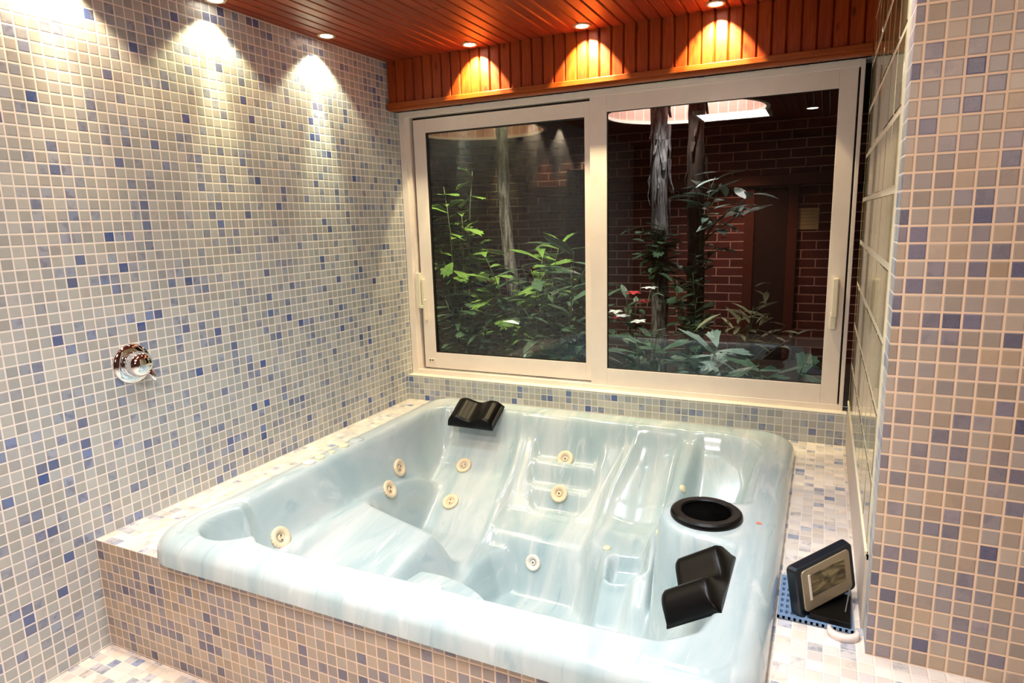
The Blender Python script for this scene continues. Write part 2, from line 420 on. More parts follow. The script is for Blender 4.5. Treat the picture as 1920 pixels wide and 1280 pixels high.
# ------------------------------------------------------------------ sliding window
win = thing('window_1', 'wide white framed sliding window looking onto the indoor garden', 'window', (0, 0, 0), kind='structure')
def ring_frame(b, x0, x1, z0, z1, wl, wr, wb, wt, y0, y1, mi=0):
    b.box((x0, y0, z0), (x0 + wl, y1, z1), mi); b.box((x1 - wr, y0, z0), (x1, y1, z1), mi)
    b.box((x0 + wl, y0, z0), (x1 - wr, y1, z0 + wb), mi); b.box((x0 + wl, y0, z1 - wt), (x1 - wr, y1, z1), mi)
b = MB(); ring_frame(b, 0.002, 2.333, 0.150, 1.657, 0.040, 0.016, 0.026, 0.030, 0.044, 0.135)
b.box((0.040, 0.060, 0.15), (0.062, 0.135, 1.65)); b.box((2.317, 0.062, 0.15), (2.325, 0.13, 1.65))
b.build('window_frame', M_alu, win, bevel=0.002)
b = MB(); b.box((0.0, 0.0, 0.144), (2.351, 0.046, 0.151)); b.build('window_sill', M_caulk, win, bevel=0.003)
b = MB(); b.box((0.042, 0.098, 0.17), (0.095, 0.112, 1.64)); b.box((0.04, 0.098, 0.170), (1.2, 0.112, 0.186)); b.box((0.04, 0.098, 1.614), (1.2, 0.112, 1.64)); b.build('gap_seal', M_seal, win)
# left sash (rear track)
sl = MB(); ring_frame(sl, 0.079, 1.16, 0.186, 1.614, 0.080, 0.06, 0.095, 0.074, 0.072, 0.094)
sl = sl.build('sash', M_alu, win, bevel=0.002)
b = MB(); b.box((0.105, 0.066, 0.222), (0.150, 0.073, 0.244)); b.build('catch', M_handle, sl, bevel=0.003)
for xx in (0.119, 0.137):
    b = MB(); b.lathe([(0.0, 0.0015), (0.0045, 0.0012), (0.0045, -0.001)], 12, 0, frame((xx, 0.0655, 0.233), (0, -1, 0))); b.build('screw', M_seal, sl)
b = MB(); ring_frame(b, 0.157, 1.14, 0.279, 1.542, 0.009, 0.009, 0.006, 0.009, 0.074, 0.092); b.build('seal', M_seal, sl)
b = MB(); b.box((0.160, 0.083, 0.282), (1.14, 0.087, 1.541)); b.build('pane', M_pane, sl)
b = MB(); b.box((0.052, 0.050, 0.545), (0.082, 0.074, 0.755)); b.box((0.080, 0.046, 0.545), (0.108, 0.072, 0.565)); b.box((0.086, 0.056, 0.56), (0.106, 0.073, 0.72))
b.box((0.100, 0.046, 0.475), (0.112, 0.072, 0.60)); b.build('handle', M_handle, sl, bevel=0.004)
# right sash (front track)
sr = MB(); ring_frame(sr, 1.137, 2.309, 0.170, 1.632, 0.088, 0.070, 0.096, 0.082, 0.046, 0.068)
sr = sr.build('sash', M_alu, win, bevel=0.002)
b = MB(); ring_frame(b, 1.222, 2.242, 0.263, 1.552, 0.005, 0.003, 0.004, 0.004, 0.048, 0.066); b.build('seal', M_seal, sr)
b = MB(); b.box((1.2245, 0.056, 0.265), (2.2395, 0.060, 1.5505)); b.build('pane', M_pane, sr)
b = MB(); b.box((2.262, 0.018, 0.58), (2.284, 0.047, 0.752)); b.box((2.258, 0.026, 0.525), (2.282, 0.047, 0.60)); b.build('handle', M_handle, sr, bevel=0.004)
b = MB(); b.box((2.3105, 0.07, 0.17), (2.317, 0.085, 1.63)); b.build('gap_seal', M_seal, win)

# ------------------------------------------------------------------ glass block wall
gb = thing('glass_block_screen', 'wall of shiny olive glass blocks with cream joints beside the window', 'glass blocks', (XG, -0.75, 0.12))
P = 0.1735; Z0 = 0.218; bj = MB(); bk = MB()
zlist = [(Z0 + k * P, min(Z0 + (k + 1) * P, CZ)) for k in range(12) if Z0 + k * P < CZ - 0.01]
ylist = []; yy = -1.436
while yy < -0.01:
    ylist.append((yy, min(yy + P, -0.004))); yy += P
Mi = Matrix.Translation(gb.location).inverted()
bj.box((XG + 0.002, -1.442, 0.19), (XG + 0.075, -0.001, CZ))
for z0, z1 in zlist:
    for y0, y1 in ylist:
        g = 0.005; d = 0.006
        if y1 - y0 < 0.03 or z1 - z0 < 0.03: continue
        a0, a1, c0, c1 = y0 + g, y1 - g, z0 + g, z1 - g; x = XG
        vs = [(x + 0.004, a0, c0), (x + 0.004, a1, c0), (x + 0.004, a1, c1), (x + 0.004, a0, c1),
              (x, a0 + d, c0 + d), (x, a1 - d, c0 + d), (x, a1 - d, c1 - d), (x, a0 + d, c1 - d)]
        bk.add(vs, [(4, 7, 6, 5), (0, 4, 5, 1), (1, 5, 6, 2), (2, 6, 7, 3), (3, 7, 4, 0)])
for bb, nm, mm in ((bj, 'joint_grid', M_joint), (bk, 'block_face', M_block)):
    o = bb.build(nm, mm); o.parent = gb; o.matrix_parent_inverse = Mi
b = MB(); b.box((XG - 0.0, -1.442, 0.0), (XG + 0.02, -0.001, 0.204)); o = b.build('base_strip', M_pink); o.parent = gb; o.matrix_parent_inverse = Mi
b = MB(); b.box((XG - 0.003, -1.442, 0.200), (XG + 0.004, -0.001, 0.212)); o = b.build('bead', M_joint); o.parent = gb; o.matrix_parent_inverse = Mi

# ================================================================== HOT TUB
TX0, TX1, TY0, TY1 = 0.252, 2.152, -1.932, -0.085
RT = 0.078   # rim top
def ss(a, b_, x):
    t = np.clip((x - a) / (b_ - a), 0, 1); return t * t * (3 - 2 * t)
def poly_sd(X, Y, pts):
    """positive inside"""
    d = np.full(X.shape, 1e9); ins = np.zeros(X.shape, bool); n = len(pts)
    for i in range(n):
        x0, y0 = pts[i]; x1, y1 = pts[(i + 1) % n]; ex, ey = x1 - x0, y1 - y0
        t = np.clip(((X - x0) * ex + (Y - y0) * ey) / (ex * ex + ey * ey), 0, 1)
        d = np.minimum(d, np.hypot(X - x0 - t * ex, Y - y0 - t * ey))
        c = ((y0 <= Y) != (y1 <= Y)) & (X < (Y - y0) / (ey if ey else 1e-9) * ex + x0); ins ^= c
    return np.where(ins, d, -d)
def blur(Z, it):
    for _ in range(it):
        P_ = np.pad(Z, 1, mode='edge')
        Z = (P_[:-2, 1:-1] + P_[2:, 1:-1] + P_[1:-1, :-2] + P_[1:-1, 2:] + 2 * P_[1:-1, 1:-1]) / 6
    return Z
def prof(Y, tab):
    tab = sorted(tab); return np.interp(Y, [a for a, _ in tab], [c for _, c in tab])
BX, BY = 1.917, -1.105    # filter housing centre
def tub_height(X, Y, iters=7):
    cav = poly_sd(X, Y, [(.385, -.52), (.40, -.36), (.47, -.275), (.60, -.25), (1.86, -.235), (1.98, -.29), (2.03, -.40), (2.035, -1.60),
                         (2.00, -1.72), (1.92, -1.785), (.74, -1.805), (.66, -1.795), (.60, -1.755), (.545, -1.70), (.49, -1.655), (.43, -1.64), (.385, -1.58)])
    Lz = -.125 - .25 * (X - .48) - .10 * (-1.1 - Y)
    lng = prof(Y, [(-.24, .03), (-.30, -.06), (-.40, -.19), (-.58, -.315), (-.72, -.41), (-.90, -.42), (-1.0, -.34)])
    lng = lng * (1 - ss(-.96, -1.09, Y)) + Lz * ss(-.96, -1.09, Y)
    led = prof(Y, [(-.30, -.34), (-.45, -.30), (-.60, -.205), (-.75, -.165), (-1.0, -.125), (-1.7, -.125)])
    led = np.maximum(led, lng)
    k = ss(.480, .530, X); lng = led * (1 - k) + lng * k
    wl = ss(.372, .455, X)                       # left wall: vertical drop
    lng = RT * (1 - wl) + lng * wl
    cen = prof(Y, [(-.24, .03), (-.29, -.03), (-.47, -.27), (-.53, -.325), (-.60, -.345), (-.68, -.36), (-.74, -.44), (-1.9, -.44)])
    # stepped ribs in the middle backrest
    u = (X - 1.135) / .180; inr = ss(1.0, .86, np.abs(u) + 0.45 * ss(-.40, -.56, Y)) * ss(-.26, -.30, Y) * ss(-.56, -.50, Y)
    cen = cen - .032 * inr + inr * .021 * np.sin((Y + .30) * 2 * PI / .078)
    rgt = prof(Y, [(-.24, .03), (-.28, -.01), (-.46, -.21), (-.53, -.265), (-.60, -.280), (-1.01, -.290), (-1.07, -.36), (-1.12, -.42), (-1.9, -.43)])
    dish = np.exp(-((X - 1.52) / .10) ** 2) * ss(-.26, -.34, Y) * ss(-.66, -.52, Y); rgt = rgt - .03 * dish
    cor = prof(Y, [(-.22, .045), (-.34, -.06), (-.50, -.20), (-.66, -.30), (-.9, -.36), (-1.1, -.40), (-1.9, -.43)])
    # join the zones
    a = ss(.83, .91, X); z = lng * (1 - a) + cen * a
    z = z + .022 * np.exp(-((X - .875) / .022) ** 2) * ss(-.9, -.7, Y)
    xr = 1.375 + .10 * ss(-.5, -.22, Y)
    a = ss(xr - .035, xr + .03, X); z = z * (1 - a) + rgt * a
    z = z + .030 * np.exp(-((X - xr) / .026) ** 2) * ss(-.85, -.6, Y)
    a = ss(1.695, 1.735, X); z = z * (1 - a) + cor * a
    # ridge with the two air buttons, falling away from the back rim
    rz = prof(Y, [(-.22, .05), (-.35, .0), (-.60, -.10), (-.80, -.17), (-1.0, -.25), (-1.12, -.34)])
    rid = ss(.060, .022, np.abs(X - (1.715 - .03 * ss(-.5, -1.0, Y)))) * ss(-1.16, -1.08, Y)
    z = z * (1 - rid) + np.maximum(z, rz) * rid
    # slope of the right side: back corner and the reclining back at the front
    rw = prof(X, [(1.5, -.42), (1.74, -.41), (1.80, -.34), (1.93, -.10), (1.99, .0), (2.04, RT)])
    a = ss(-1.12, -1.22, Y); z = z * (1 - a) + np.maximum(z, rw) * a
    rw2 = prof(X, [(1.5, -.42), (1.86, -.38), (1.95, -.18), (2.01, .0), (2.05, RT)])
    a = 1 - ss(-.9, -1.0, Y); z = z * (1 - a) + np.maximum(z, rw2) * a
    # footwell
    fw = poly_sd(X, Y, [(.95, -1.15), (.965, -.80), (1.02, -.735), (1.34, -.745), (1.44, -.82), (1.50, -.98), (1.50, -1.55), (1.42, -1.66), (.95, -1.66)])
    a = ss(-.035, .045, fw); z = z * (1 - a) + (-.60) * a
    # domed foot rest
    r = np.hypot(X - 1.0, Y + 1.70); dome = -.235 + .045 * np.cos(np.clip(r / .45, 0, 1) * PI / 2)
    a = ss(.455, .40, r) * ss(.84, .93, X); z = z * (1 - a) + np.maximum(z, dome) * a
    # cavity mask
    m = ss(-.004, .046, cav); m_l = ss(-.01, .02, cav); m = np.where(X < .45, m_l, m)
    bo = np.hypot(X - BX, Y - BY)
    H = np.where((X > BX) & (np.abs(Y - BY) < .150), 0, ss(.150, .185, bo))
    H = np.minimum(H, ss(.150, .185, np.where(X > BX, np.abs(Y - BY), bo)))
    m = m * H
    z = RT * (1 - m) + z * m
    z = blur(z, iters)
    # square dish in the ledge
    ca, sa = math.cos(.16), math.sin(.16); xl = (X - 1.605) * ca + (Y + .915) * sa; yl = -(X - 1.605) * sa + (Y + .915) * ca
    dd = np.maximum(np.abs(xl) - .060, np.abs(yl) - .070); dd = np.hypot(np.maximum(np.abs(xl) - .045, 0), np.maximum(np.abs(yl) - .055, 0)) - .028
    z = z - .060 * ss(.004, -.008, dd) + .010 * ss(.030, .018, dd) * ss(.006, .014, dd)
    # round tray at the front left corner with its groove
    rb = np.hypot(X - .502, Y + 1.728)
    a = ss(.120, .104, rb); z = z * (1 - a) + np.minimum(z, -.045 - .06 * ss(.42, .60, X)) * a
    ang = np.arctan2(Y + 1.728, X - .502)
    ga = ss(1.20, 1.5, ang) + ss(-2.2, -2.5, ang); z = z - .012 * np.exp(-((rb - .185) / .008) ** 2) * np.clip(ga, 0, 1)
    # opening of the filter housing
    z = np.where(bo < .082, -.12, z)
    z = blur(z, 2)
    # outer lip
    d = lip_sd(X, Y); r0 = .064
    lz = RT - r0 + np.sqrt(np.maximum(r0 ** 2 - (r0 - np.clip(d, 0, r0)) ** 2, 0)) - .003
    z = np.where(d < r0, np.minimum(z, lz), z)
    return z
def lip_sd(X, Y):
    cx, cy = (TX0 + TX1) / 2, (TY0 + TY1) / 2; hx, hy = (TX1 - TX0) / 2, (TY1 - TY0) / 2; rc = .15
    qx = np.abs(X - cx) - hx + rc; qy = np.abs(Y - cy) - hy + rc
    return -(np.hypot(np.maximum(qx, 0), np.maximum(qy, 0)) + np.minimum(np.maximum(qx, qy), 0) - rc)
ST = .0058
gx = np.arange(TX0 - ST, TX1 + ST * 1.5, ST); gy = np.arange(TY0 - ST, TY1 + ST * 1.5, ST)
GX, GY = np.meshgrid(gx, gy); GZ = tub_height(GX, GY)
def h_at(x, y):
    i = (y - gy[0]) / ST; j = (x - gx[0]) / ST; i0, j0 = int(i), int(j); fi, fj = i - i0, j - j0
    return float((GZ[i0, j0] * (1 - fj) + GZ[i0, j0 + 1] * fj) * (1 - fi) + (GZ[i0 + 1, j0] * (1 - fj) + GZ[i0 + 1, j0 + 1] * fj) * fi)
def n_at(x, y, e=.015):
    return Vector((-(h_at(x + e, y) - h_at(x - e, y)) / (2 * e), -(h_at(x, y + e) - h_at(x, y - e)) / (2 * e), 1)).normalized()

tub = thing('hot_tub', 'pale blue marbled hot tub set in a mosaic-tiled surround', 'hot tub', (0, 0, 0))
D = lip_sd(GX, GY)
ins = D > 0
cell = ins[:-1, :-1] | ins[1:, :-1] | ins[:-1, 1:] | ins[1:, 1:]
gradx = (lip_sd(GX + 1e-4, GY) - D) / 1e-4; grady = (lip_sd(GX, GY + 1e-4) - D) / 1e-4
VX = np.where(ins, GX, GX - D * gradx); VY = np.where(ins, GY, GY - D * grady); VZ = np.where(ins, GZ, -.003)
ny, nx = GX.shape
idx = np.arange(ny * nx).reshape(ny, nx)
q = np.stack([idx[:-1, :-1][cell], idx[:-1, 1:][cell], idx[1:, 1:][cell], idx[1:, :-1][cell]], 1)
used = np.unique(q); remap = np.full(ny * nx, -1); remap[used] = np.arange(len(used))
vs_ = np.stack([VX.ravel()[used], VY.ravel()[used], VZ.ravel()[used]], 1)
me = bpy.data.meshes.new('shell'); me.from_pydata(vs_.tolist(), [], remap[q].tolist()); me.update()
me.polygons.foreach_set('use_smooth', [True] * len(me.polygons)); me.materials.append(M_tub)
o = bpy.data.objects.new('shell', me); COL.objects.link(o); o.parent = tub

# jets
def build_jet(mat, rad=0.041, two=True, name='jet'):
    b = MB(); s_ = rad / .041
    rf = lambda a, r: 1 + (0.050 * abs(math.cos(a * 9)) if r > .037 * s_ else 0)
    b.lathe([(.038 * s_, -.004), (.0405 * s_, .002), (.040 * s_, .008), (.036 * s_, .011), (.030 * s_, .0105), (.022 * s_, .008), (.019 * s_, .003), (.017 * s_, -.002), (0, -.003)], 108, 0, None, rf)
    j = b.build(name, mat, tub, smooth=True)
    b = MB(); b.lathe([(.0125 * s_, -.004), (.0125 * s_, .004), (.010 * s_, .0065), (.005 * s_, .006), (.0045 * s_, .0)], 24)
    b.build('nozzle', mat, j, smooth=True)
    spots = [(.0065 * s_, .0050 * s_), (-.0065 * s_, -.0050 * s_)] if two else [(0, 0)]
    for (px, py) in spots:
        c = MB(); c.lathe([(0, .0072), (.0030 * s_, .0072), (.0030 * s_, .004)], 12, 0, Matrix.Translation((px, py, 0))); c.build('hole', M_hole, j)
    return j
JETS = [((0.430, -0.735), 1, 1), ((0.478, -0.883), 1, 1), ((0.439, -1.507), 1, 1), ((0.600, -0.409), 1, 1), ((0.618, -0.584), 1, 1), ((1.126, -0.321), 0, 1), ((1.139, -0.440), 0, 1)]
j_two = build_jet(M_jet); j_one = build_jet(M_jet, two=False)
first = {1: True, 0: True}
def place_part(o, x, y, lift=0.0, spin=0.4):
    n = n_at(x, y); o.matrix_world = frame(Vector((x, y, h_at(x, y))) + n * lift, n, (math.cos(spin), math.sin(spin), 0.3))
for i, ((x, y), two, _) in enumerate(JETS):
    src = j_two if two else j_one
    o = src if first[two] else copy_tree(src, tub)
    first[two] = False
    place_part(o, x, y, 0.002, 0.4 + i)
jf = build_jet(M_jet2, 0.035, False); place_part(jf, 1.124, -0.727, 0.002); jf['label'] = 'smaller pale jet on the riser of the foot well'
# air buttons and caps
def cap_part(x, y, r, mat, name='air_button', h=.008, lift=0):
    b = MB(); b.lathe([(r, -.004), (r, h * .6), (r * .85, h), (0, h * 1.05)], 28); c = b.build(name, mat, tub, smooth=True); place_part(c, x, y, lift); return c
for (x, y) in ((1.735, -.54), (1.700, -.80)): cap_part(x, y, .016, M_cream)
cap_part(1.483, -.79, .016, M_cream, 'air_button'); cap_part(1.06, -1.41, .020, M_jet2, 'drain_cap', .006)
LR = [(0.338, -1.222, .026), (0.340, -1.160, .021), (0.344, -1.090, .014), (0.338, -1.005, .023)]
for i, (x, y, r) in enumerate(LR):
    c = cap_part(x, y, r, M_cream if i else M_jet2, 'air_control', .010 if r > .02 else .007, .0)
c = cap_part(0.338, -.915, .032, M_tub, 'air_control', .005); c['label'] = 'flat marbled cap flush in the left rim'
b = MB(); b.lathe([(.008, 0), (.008, .0015), (0, .0016)], 12); c = b.build('red_mark', plain('red_mark', (0.85, 0.25, 0.18), 0.5), tub); place_part(c, 2.078, -1.10, .001)
# filter ring with black basket
fr_ = MB(); fr_.lathe([(.078, .000), (.078, .012), (.083, .016), (.104, .016), (.112, .010), (.114, .002), (.112, -.006), (.085, -.006)], 96, 0, Matrix.Translation((BX, BY, RT + .004)), None, True)
fr_ = fr_.build('filter_collar', M_black, tub); fr_['label'] = 'black collar of the round filter opening'
b = MB(); b.lathe([(.080, .010), (.076, .008), (.072, -.02), (.066, -.10), (0, -.105)], 48, 0, Matrix.Translation((BX, BY, RT))); b.build('filter_basket', plain('matt_black', (.0015, .0015, .0015), .9, spec=0.05), fr_, smooth=True)
# headrests: two-lobed black pillows
def pillow(L, Wd, M, name='headrest', n=40, m=16, th=.030, amp=.022, side=1):
    vs = []; fs = []
    for i in range(n + 1):
        s_ = -1 + 2 * i / n; xs = s_ * L / 2
        endr = math.sqrt(max(0, 1 - max(0, (abs(s_) - .80) / .20) ** 2))
        top = (th + amp * math.cos(s_ * PI * 1.62 + PI)) * (0.25 + 0.75 * endr)
        for k in range(m + 1):
            t_ = -1 + 2 * k / m
            er = math.sqrt(max(0, 1 - max(0, (abs(t_) - .78) / .22) ** 2))
            vs.append((xs, t_ * Wd / 2, -.012 + (top + .012) * (0.12 + .88 * er)))
        for k in range(m + 1):
            t_ = -1 + 2 * k / m; vs.append((xs, t_ * Wd / 2, -.014))
    R2 = 2 * (m + 1)
    for i in range(n):
        for k in range(m):
            a = i * R2 + k; fs.append((a, a + R2, a + R2 + 1, a + 1))
            a2 = a + m + 1; fs.append((a2, a2 + 1, a2 + R2 + 1, a2 + R2))
        a = i * R2; fs.append((a, a + m + 1, a + m + 1 + R2, a + R2)); a = i * R2 + m; fs.append((a, a + R2, a + R2 + m + 1, a + m + 1))
    for i in (0, n):
        for k in range(m):
            a = i * R2 + k; fs.append((a, a + 1, a + m + 2, a + m + 1))
    b = MB(); b.add(vs, fs); o = b.build(name, M_black, tub, smooth=True); o.matrix_world = M; return o
p1 = pillow(.26, .17, frame((.630, -.318, .058), (0, -.50, .86), (1, 0, 0)), amp=.013)
p1['label'] = 'black headrest on the back rim at left'
p2 = pillow(.285, .155, frame((1.965, -1.49, .050), (-.52, 0, .85), (0, 1, 0)), th=.034, amp=.024)
p2['label'] = 'black headrest on the right rim beside the filter collar'

# ------------------------------------------------------------------ tiled surround
b = MB(); DY = -53 * U
# top frame pieces (top faces pale mosaic), riser
def slab(x0, y0, x1, y1): b.box((x0, y0, -0.05), (x1, y1, 0.0), 0, None, [0, 0, 1, 1, 2, 2])
slab(0.001, DY, 0.300, -0.001); slab(2.10, DY, 2.358, -0.001); slab(0.300, -0.14, 2.10, -0.001); slab(0.300, DY, 2.10, -1.89)
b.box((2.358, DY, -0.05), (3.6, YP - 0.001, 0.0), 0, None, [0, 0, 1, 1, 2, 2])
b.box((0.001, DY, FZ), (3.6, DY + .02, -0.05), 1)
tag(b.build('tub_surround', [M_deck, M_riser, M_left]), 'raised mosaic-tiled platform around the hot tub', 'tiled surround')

# ------------------------------------------------------------------ shower valve
sv = thing('shower_valve', 'round chrome shower mixer valve on the left mosaic wall', 'shower valve', (0.0, -1.693, 0.578))
b = MB(); b.lathe([(.072, 0), (.072, .006), (.066, .012), (.052, .015), (.046, .016)], 64, 0, frame((0, 0, 0), (1, 0, 0), (0, 1, 0))); b.build('escutcheon', M_chrome, sv, smooth=True)
b = MB(); b.lathe([(.046, .012), (.047, .030), (.045, .050), (.038, .064), (.026, .072), (.012, .075), (0, .0755)], 48, 0, frame((0, 0, 0), (1, 0, 0), (0, 1, 0))); kn = b.build('knob', M_chrome, sv, smooth=True)
b = MB(); b.tube([(.045, .018, -.018), (.060, .026, -.034), (.066, .031, -.052), (.066, .034, -.064)], [.012, .012, .010, .007], 14); b.build('lever', M_chrome, kn, smooth=True)

# ------------------------------------------------------------------ downlights
dl = thing('downlight', 'recessed ceiling downlight washing the left wall near the window', 'downlight', (WASH[0][0], WASH[0][1], CZ), 'ceiling downlights')
b = MB(); b.lathe([(.043, .002), (.043, -.003), (.038, -.006), (.030, -.004), (.028, .000)], 36); b.build('trim_ring', plain('brass_ring', (.65, .48, .30), .25, metal=.6), dl, smooth=True)
b = MB(); b.lathe([(.028, -.0035), (.018, -.0045), (0, -.005)], 24); b.build('bulb', M_bulb, dl, smooth=True)
places = [(WASH[1][0] - .02, WASH[1][1], 'recessed ceiling downlight at the top edge of the photo washing the left wall'),
          (FASC[0][0], FASC[0][1], 'leftmost downlight of the three along the wooden fascia'),
          (FASC[1][0], FASC[1][1], 'middle downlight of the three along the wooden fascia'),
          (FASC[2][0], FASC[2][1], 'rightmost downlight of the three along the wooden fascia')]
for x, y, lab in places:
    c = copy_tree(dl); c.location = (x, y, CZ); c['label'] = lab
for o in bpy.data.objects:
    if o.type == 'EMPTY' and o.name.startswith('downlight') and o is not dl and False: pass

cp = thing('ceiling_panel_light', 'square ceiling panel light above the tub front, seen mirrored in the right pane', 'ceiling light', (1.45, -2.85, CZ))
b = MB()
for x0, y0, x1, y1 in ((-.30, -.25, .30, -.225), (-.30, .225, .30, .25), (-.30, -.225, -.275, .225), (.275, -.225, .30, .225)): b.box((x0, y0, -.034), (x1, y1, 0))
b.build('panel_frame', M_alu, cp, bevel=.002)
# ------------------------------------------------------------------ control display on its grate
gr = MB(); gx0, gx1, gy0, gy1 = 2.158, 2.336, -1.478, -1.268; nx_, ny_ = 13, 7
for i in range(nx_ + 1):
    x = gx0 + (gx1 - gx0 - .006) * i / nx_; gr.box((x, gy0, .002), (x + .006, gy1, .012))
for k in range(ny_ + 1):
    y = gy0 + (gy1 - gy0 - .014) * k / ny_; gr.box((gx0, y, .003), (gx1, y + .014, .0115))
gr = gr.build('plastic_grate', M_blue); tag(gr, 'blue plastic grate lying on the tiles under the display', 'grate')
du = thing('control_display', 'dark navy display unit with champagne bezel leaning by the glass blocks', 'display', (2.2790, -1.375, .012))
e1 = Vector((.639, .756, .146)).normalized(); fn = Vector((.755, -.652, .07)).normalized()
MD = Matrix.Translation(-Vector(du.location)) @ frame((2.270, -1.400, .093), fn, e1)
def rbox(b, hx, hy, z0, z1, bulge=0.0, n=10, M=None, taper=1.0):
    pts = []
    for sx, sy, a0 in ((1, 1, 0), (-1, 1, 1), (-1, -1, 2), (1, -1, 3)):
        for k in range(5):
            a = (a0 + k / 4) * PI / 2; r = .012; pts.append((sx * (hx - r) + r * math.cos(a), sy * (hy - r) + r * math.sin(a)))
    m = len(pts); vs = []
    for z, s_ in ((z0, taper), ((z0 + z1) / 2, 1.0 + bulge), (z1, 1.0)):
        vs += [(x * s_, y * s_, z) for x, y in pts]
    fs = [tuple(range(m))[::-1], tuple(2 * m + k for k in range(m))]
    for l in range(2):
        for k in range(m): fs.append((l * m + k, l * m + (k + 1) % m, (l + 1) * m + (k + 1) % m, (l + 1) * m + k))
    b.add(vs, fs, 0, M)
b = MB(); rbox(b, .102, .067, -.050, 0, .05, M=MD, taper=.70); hs_ = b.build('housing', M_navy, du, bevel=.003)
b = MB()
rbox(b, .086, .058, 0.0, .004, 0, M=MD); b.build('bezel', M_bezel, du, bevel=.0015)
b = MB(); b.box((-.056, -.024, .004), (.064, .038, .0052), 0, MD); sc_ = b.build('screen', M_screen, du)
b = MB(); b.box((-.066, -.030, .004), (-.059, .042, .0062), 0, MD); b.build('key_bar', M_jet2, du, bevel=.001)
b = MB(); zb = .0125 - .012
foot = [(-.045, -.092), (.050, -.100), (.054, .035), (.010, .060), (-.050, -.040)]
vs = [(x, y, zb) for x, y in foot] + [(x, y, .014) for x, y in foot]
b.add(vs, [(4, 3, 2, 1, 0), (5, 6, 7, 8, 9)] + [(k, (k + 1) % 5, 5 + (k + 1) % 5, 5 + k) for k in range(5)])
b.build('foot_plate_shade', M_black, du, bevel=.002)  # black foot, also standing in for the shade on the grate
b = MB(); b.add([(-.050, -.045, .013), (.038, .034, .013), (.018, .056, .013), (-.064, -.015, .013), (-.050, -.045, .036), (.038, .034, .062), (.018, .056, .056), (-.064, -.015, .034)],
                [(3, 2, 1, 0), (4, 5, 6, 7), (0, 1, 5, 4), (1, 2, 6, 5), (2, 3, 7, 6), (3, 0, 4, 7)])
b.build('stand', M_black, du, bevel=.002)
cl = MB(); pts = [(2.312 + .032 * math.cos(a), -1.487 + .028 * math.sin(a)) for a in np.linspace(PI * .93, PI * 2.07, 22)]
vs = []; fs = []
for i, (x, y) in enumerate(pts):
    nxv = (x - 2.312); nyv = (y + 1.487); l = math.hypot(nxv, nyv); nxv /= l; nyv /= l; wv = .0035 + .0035 * math.sin(PI * i / 21)
    for (o_, z) in ((-wv, .001), (wv, .001), (wv, .016), (-wv, .018)): vs.append((x + nxv * o_, y + nyv * o_, z))
for i in range(21):
    for k in range(4): fs.append((i * 4 + k, i * 4 + (k + 1) % 4, (i + 1) * 4 + (k + 1) % 4, (i + 1) * 4 + k))
fs += [(3, 2, 1, 0), (84, 85, 86, 87)]
cl.add(vs, fs); cl = cl.build('plastic_clip', plain('pinkish_white', (.85, .74, .68), .35), smooth=True); tag(cl, 'small curved white plastic clip on the tiles in front of the display', 'clip')
b = MB(); b.tube([(2.332, -1.31, .07), (2.327, -1.36, .05), (2.318, -1.42, .025), (2.312, -1.455, .016)], .0018, 8); tag(b.build('cable', plain('grey_cable', (.12, .12, .12), .4), smooth=True), 'thin grey cable running down behind the display', 'cable')

# ================================================================== INDOOR GARDEN BEHIND THE WINDOW
GB, GL, GRR = 3.7, -2.6, 3.2; GC = 1.9; GF = FZ
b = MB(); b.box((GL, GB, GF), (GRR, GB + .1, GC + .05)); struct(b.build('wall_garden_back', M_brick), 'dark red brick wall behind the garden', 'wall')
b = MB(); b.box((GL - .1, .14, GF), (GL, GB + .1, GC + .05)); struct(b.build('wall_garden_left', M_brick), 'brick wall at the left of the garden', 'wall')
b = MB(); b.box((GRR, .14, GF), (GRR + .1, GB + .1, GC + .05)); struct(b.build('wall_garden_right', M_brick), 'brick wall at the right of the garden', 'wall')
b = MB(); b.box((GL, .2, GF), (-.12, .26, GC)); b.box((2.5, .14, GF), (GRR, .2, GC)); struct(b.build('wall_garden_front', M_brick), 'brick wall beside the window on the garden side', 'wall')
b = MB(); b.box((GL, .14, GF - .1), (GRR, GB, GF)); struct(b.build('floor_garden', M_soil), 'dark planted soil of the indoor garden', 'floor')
WELLS = [(1.09, 2.66, .66), (-.86, 2.62, .64)]
# ceiling with two round openings
N = 72
b = MB()
x_split = (WELLS[0][0] - WELLS[0][2] + WELLS[1][0] + WELLS[1][2]) / 2
for (cx, cy, r), (xa, xb) in zip(WELLS, ((x_split, GRR), (GL, x_split))):
    vs = []; fs = []
    for k in range(N):
        a = 2 * PI * k / N; c, s_ = math.cos(a), math.sin(a)
        vs.append((cx + r * c, cy + r * s_, GC))
        t = min([v for v in ((xb - cx) / c if c > 1e-6 else 9e9, (xa - cx) / c if c < -1e-6 else 9e9, (GB - cy) / s_ if s_ > 1e-6 else 9e9, (.14 - cy) / s_ if s_ < -1e-6 else 9e9)])
        vs.append((cx + t * c, cy + t * s_, GC))
    for k in range(N):
        j = (k + 1) % N; fs.append((2 * k, 2 * j, 2 * j + 1, 2 * k + 1))
    b.add(vs, fs)
    for (qx, qy) in ((xa, .14), (xb, .14), (xa, GB), (xb, GB)):
        # corner fill
        best = sorted(range(N), key=lambda k: (vs[2 * k + 1][0] - qx) ** 2 + (vs[2 * k + 1][1] - qy) ** 2)[:2]
        b.add([(qx, qy, GC), vs[2 * best[0] + 1], vs[2 * best[1] + 1]], [(0, 1, 2)])
struct(b.build('ceiling_garden', M_dark), 'dark ceiling of the indoor garden with two round openings', 'ceiling')
